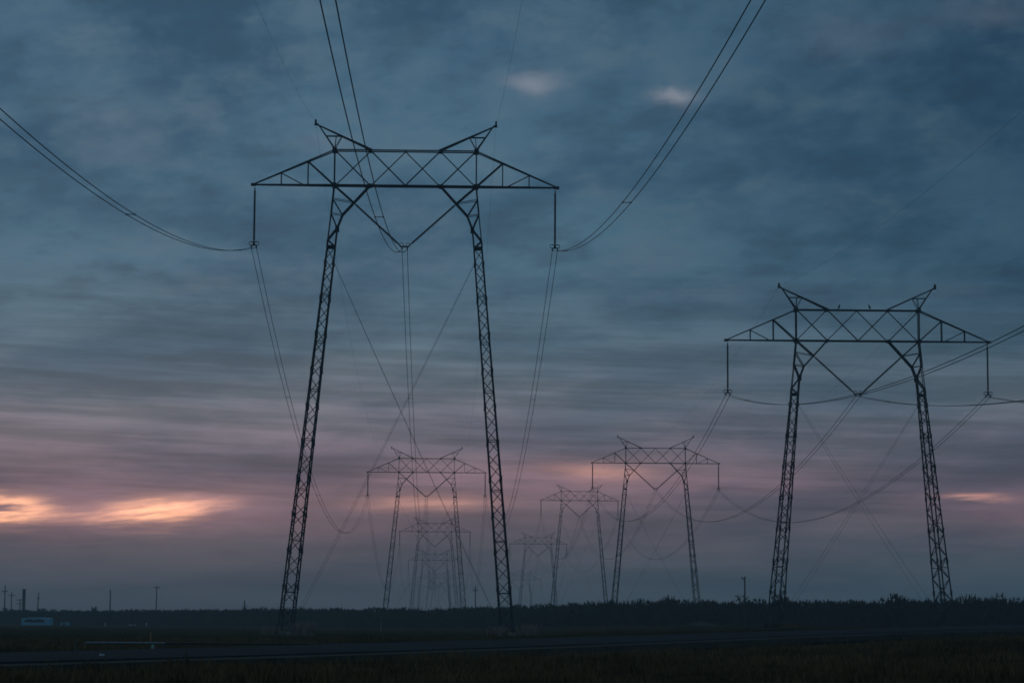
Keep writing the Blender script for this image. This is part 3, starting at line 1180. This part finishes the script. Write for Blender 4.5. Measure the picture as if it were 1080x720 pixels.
# gravel heap and pale low car-sized shape before the orchard on the right
hp = unproj_y(740, 657, 380)
m_ = MB()
V, Fc = [], []
for i in range(7):
    r = 3.0 * (1 - i / 6.0) ** 0.8
    for j in range(18):
        a = 2 * math.pi * j / 18
        q = r * (1 + 0.12 * math.sin(3 * a + i) + rnd.uniform(-.05, .05))
        V.append((q * math.cos(a), q * 0.6 * math.sin(a), -0.2 + 1.0 * (i / 6.0) ** 0.9))
for i in range(6):
    for j in range(18):
        Fc.append((i * 18 + j, i * 18 + (j + 1) % 18, (i + 1) * 18 + (j + 1) % 18, (i + 1) * 18 + j))
m_.add(V, Fc)
hpo = m_.build("gravel_heap", M_grav, smooth=True)
hpo.location = (hp.x, 380, float(g_base(hp.x, 380)))
tag(hpo, "low grey gravel heap before the orchard below the second right tower", "gravel heap")


# ------------------------------------------------------------------ weeds and grass
def blades(m_, cx, cy, cz, n, rad, h, wd, rn):
    V, Fc = [], []
    for _ in range(n):
        a = rn.uniform(0, 6.283)
        r = rad * math.sqrt(rn.random())
        x, y = cx + r * math.cos(a), cy + r * math.sin(a)
        hh_ = h * rn.uniform(0.5, 1.1)
        l = rn.uniform(-.4, .4) * hh_
        d = rn.uniform(-.4, .4) * hh_
        th = rn.uniform(0, 3.14)
        ux, uy = math.cos(th) * wd, math.sin(th) * wd
        k = len(V)
        V += [(x - ux, y - uy, cz - 0.03), (x + ux, y + uy, cz - 0.03), (x + l * 0.4 + ux * 0.6, y + d * 0.4 + uy * 0.6, cz + hh_ * 0.6), (x + l, y + d, cz + hh_)]
        Fc.append((k, k + 1, k + 2, k + 3))
    m_.add(V, Fc)


def weed(key, x, y, n, rad, h, label):
    T = TW[key]
    M = Matrix.Translation((T['p'].x, T['p'].y, 0)) @ Matrix.Rotation(T['yaw'], 4, 'Z')
    w = M @ Vector((x, y, 0))
    m_ = MB()
    blades(m_, 0, 0, 0, n, rad, h, 0.035, rnd)
    o = m_.build("weed_clump", M_weed if key == "L1" else M_grass)
    o.location = (w.x, w.y, gz(w.x, w.y))
    tag(o, label, "weeds", "dry weeds round the tower feet")


fL = 6.77 + 0.092 * (TW['L1']['H'] - 5.9)
weed('L1', -fL - 1.5, -3.2, 260, 0.8, 0.9, "pale dry weeds left of the nearest tower's left foot")
weed('L1', -fL + 1.4, -2.9, 320, 1.0, 1.25, "taller pale dry weeds right of the nearest tower's left foot")
weed('L1', fL - 1.3, -2.9, 260, 0.9, 1.0, "pale dry weeds left of the nearest tower's right foot")
weed('L1', fL + 1.5, -3.0, 260, 0.9, 1.1, "pale dry weeds right of the nearest tower's right foot")
fR = 6.77 + 0.092 * (TW['R1']['H'] - 5.9)
weed('R1', -fR + 1.2, -3.0, 220, 1.3, 0.6, "low dull weeds at the right tower's left foot")

# rough verge grass between the camera and the road
m_ = MB()
NB = 9000
rn = random.Random(3)
cnt = 0
V, Fc = [], []
xs, ys = [], []
while len(xs) < NB:
    Y = 46 + 120 * rn.random() ** 1.5
    X = rn.uniform(-0.235, 0.235) * Y
    xs.append(X)
    ys.append(Y)
xs, ys = np.array(xs), np.array(ys)
# keep off the road bed
dmin = np.full(len(xs), 1e9)
for i in range(len(EN) - 1):
    for t in np.linspace(0, 1, 6):
        for s in np.linspace(-0.02, 1.02, 9):
            q = (EN[i] * (1 - t) + EN[i + 1] * t) * (1 - s) + (EF[i] * (1 - t) + EF[i + 1] * t) * s
            dmin = np.minimum(dmin, np.hypot(xs - q[0], ys - q[1]))
zz = road_blend(xs, ys, g_base(xs, ys))
pbig = np.sin(xs * 0.35 + 1.7 * np.sin(ys * 0.13)) * np.sin(ys * 0.19 + 1.1)
patch = np.sin(xs * 0.9 + 2 * np.sin(ys * 0.21)) * np.sin(ys * 0.33 + xs * 0.2)
for x, y, z, d, pt, pb in zip(xs, ys, zz, dmin, patch, pbig):
    if d < 1.6:
        continue
    hgt = 0.16 + 0.12 * pt + rn.uniform(0, 0.12)
    hgt += 0.10 * pb
    if rn.random() < 0.03:
        hgt += rn.uniform(0.08, 0.25)
    if hgt < 0.1:
        continue
    blades(m_, x, y, z, 7, 0.35, hgt, 0.022, rn)
gr = m_.build("verge_grass", M_grass)
kind(gr, 'stuff')
tag(gr, "rough dark grass on the near verge of the road", "grass")

# ------------------------------------------------------------------ haze: even thin evening air
hz = MB()
hz.box((0, 0, 27.5), (8000, 8000, 59.0))
hzo = hz.build("haze", bpy.data.materials.new("evening_haze"))
hm = hzo.data.materials[0]
hm.use_nodes = True
hm.node_tree.nodes.clear()
vo = hm.node_tree.nodes.new('ShaderNodeVolumePrincipled')
vo.inputs['Color'].default_value = (0.90, 0.985, 1.0, 1)
vo.inputs['Density'].default_value = 0.00042
vo.inputs['Anisotropy'].default_value = 0.2
om = hm.node_tree.nodes.new('ShaderNodeOutputMaterial')
hm.node_tree.links.new(vo.outputs[0], om.inputs['Volume'])
kind(hzo, 'stuff')
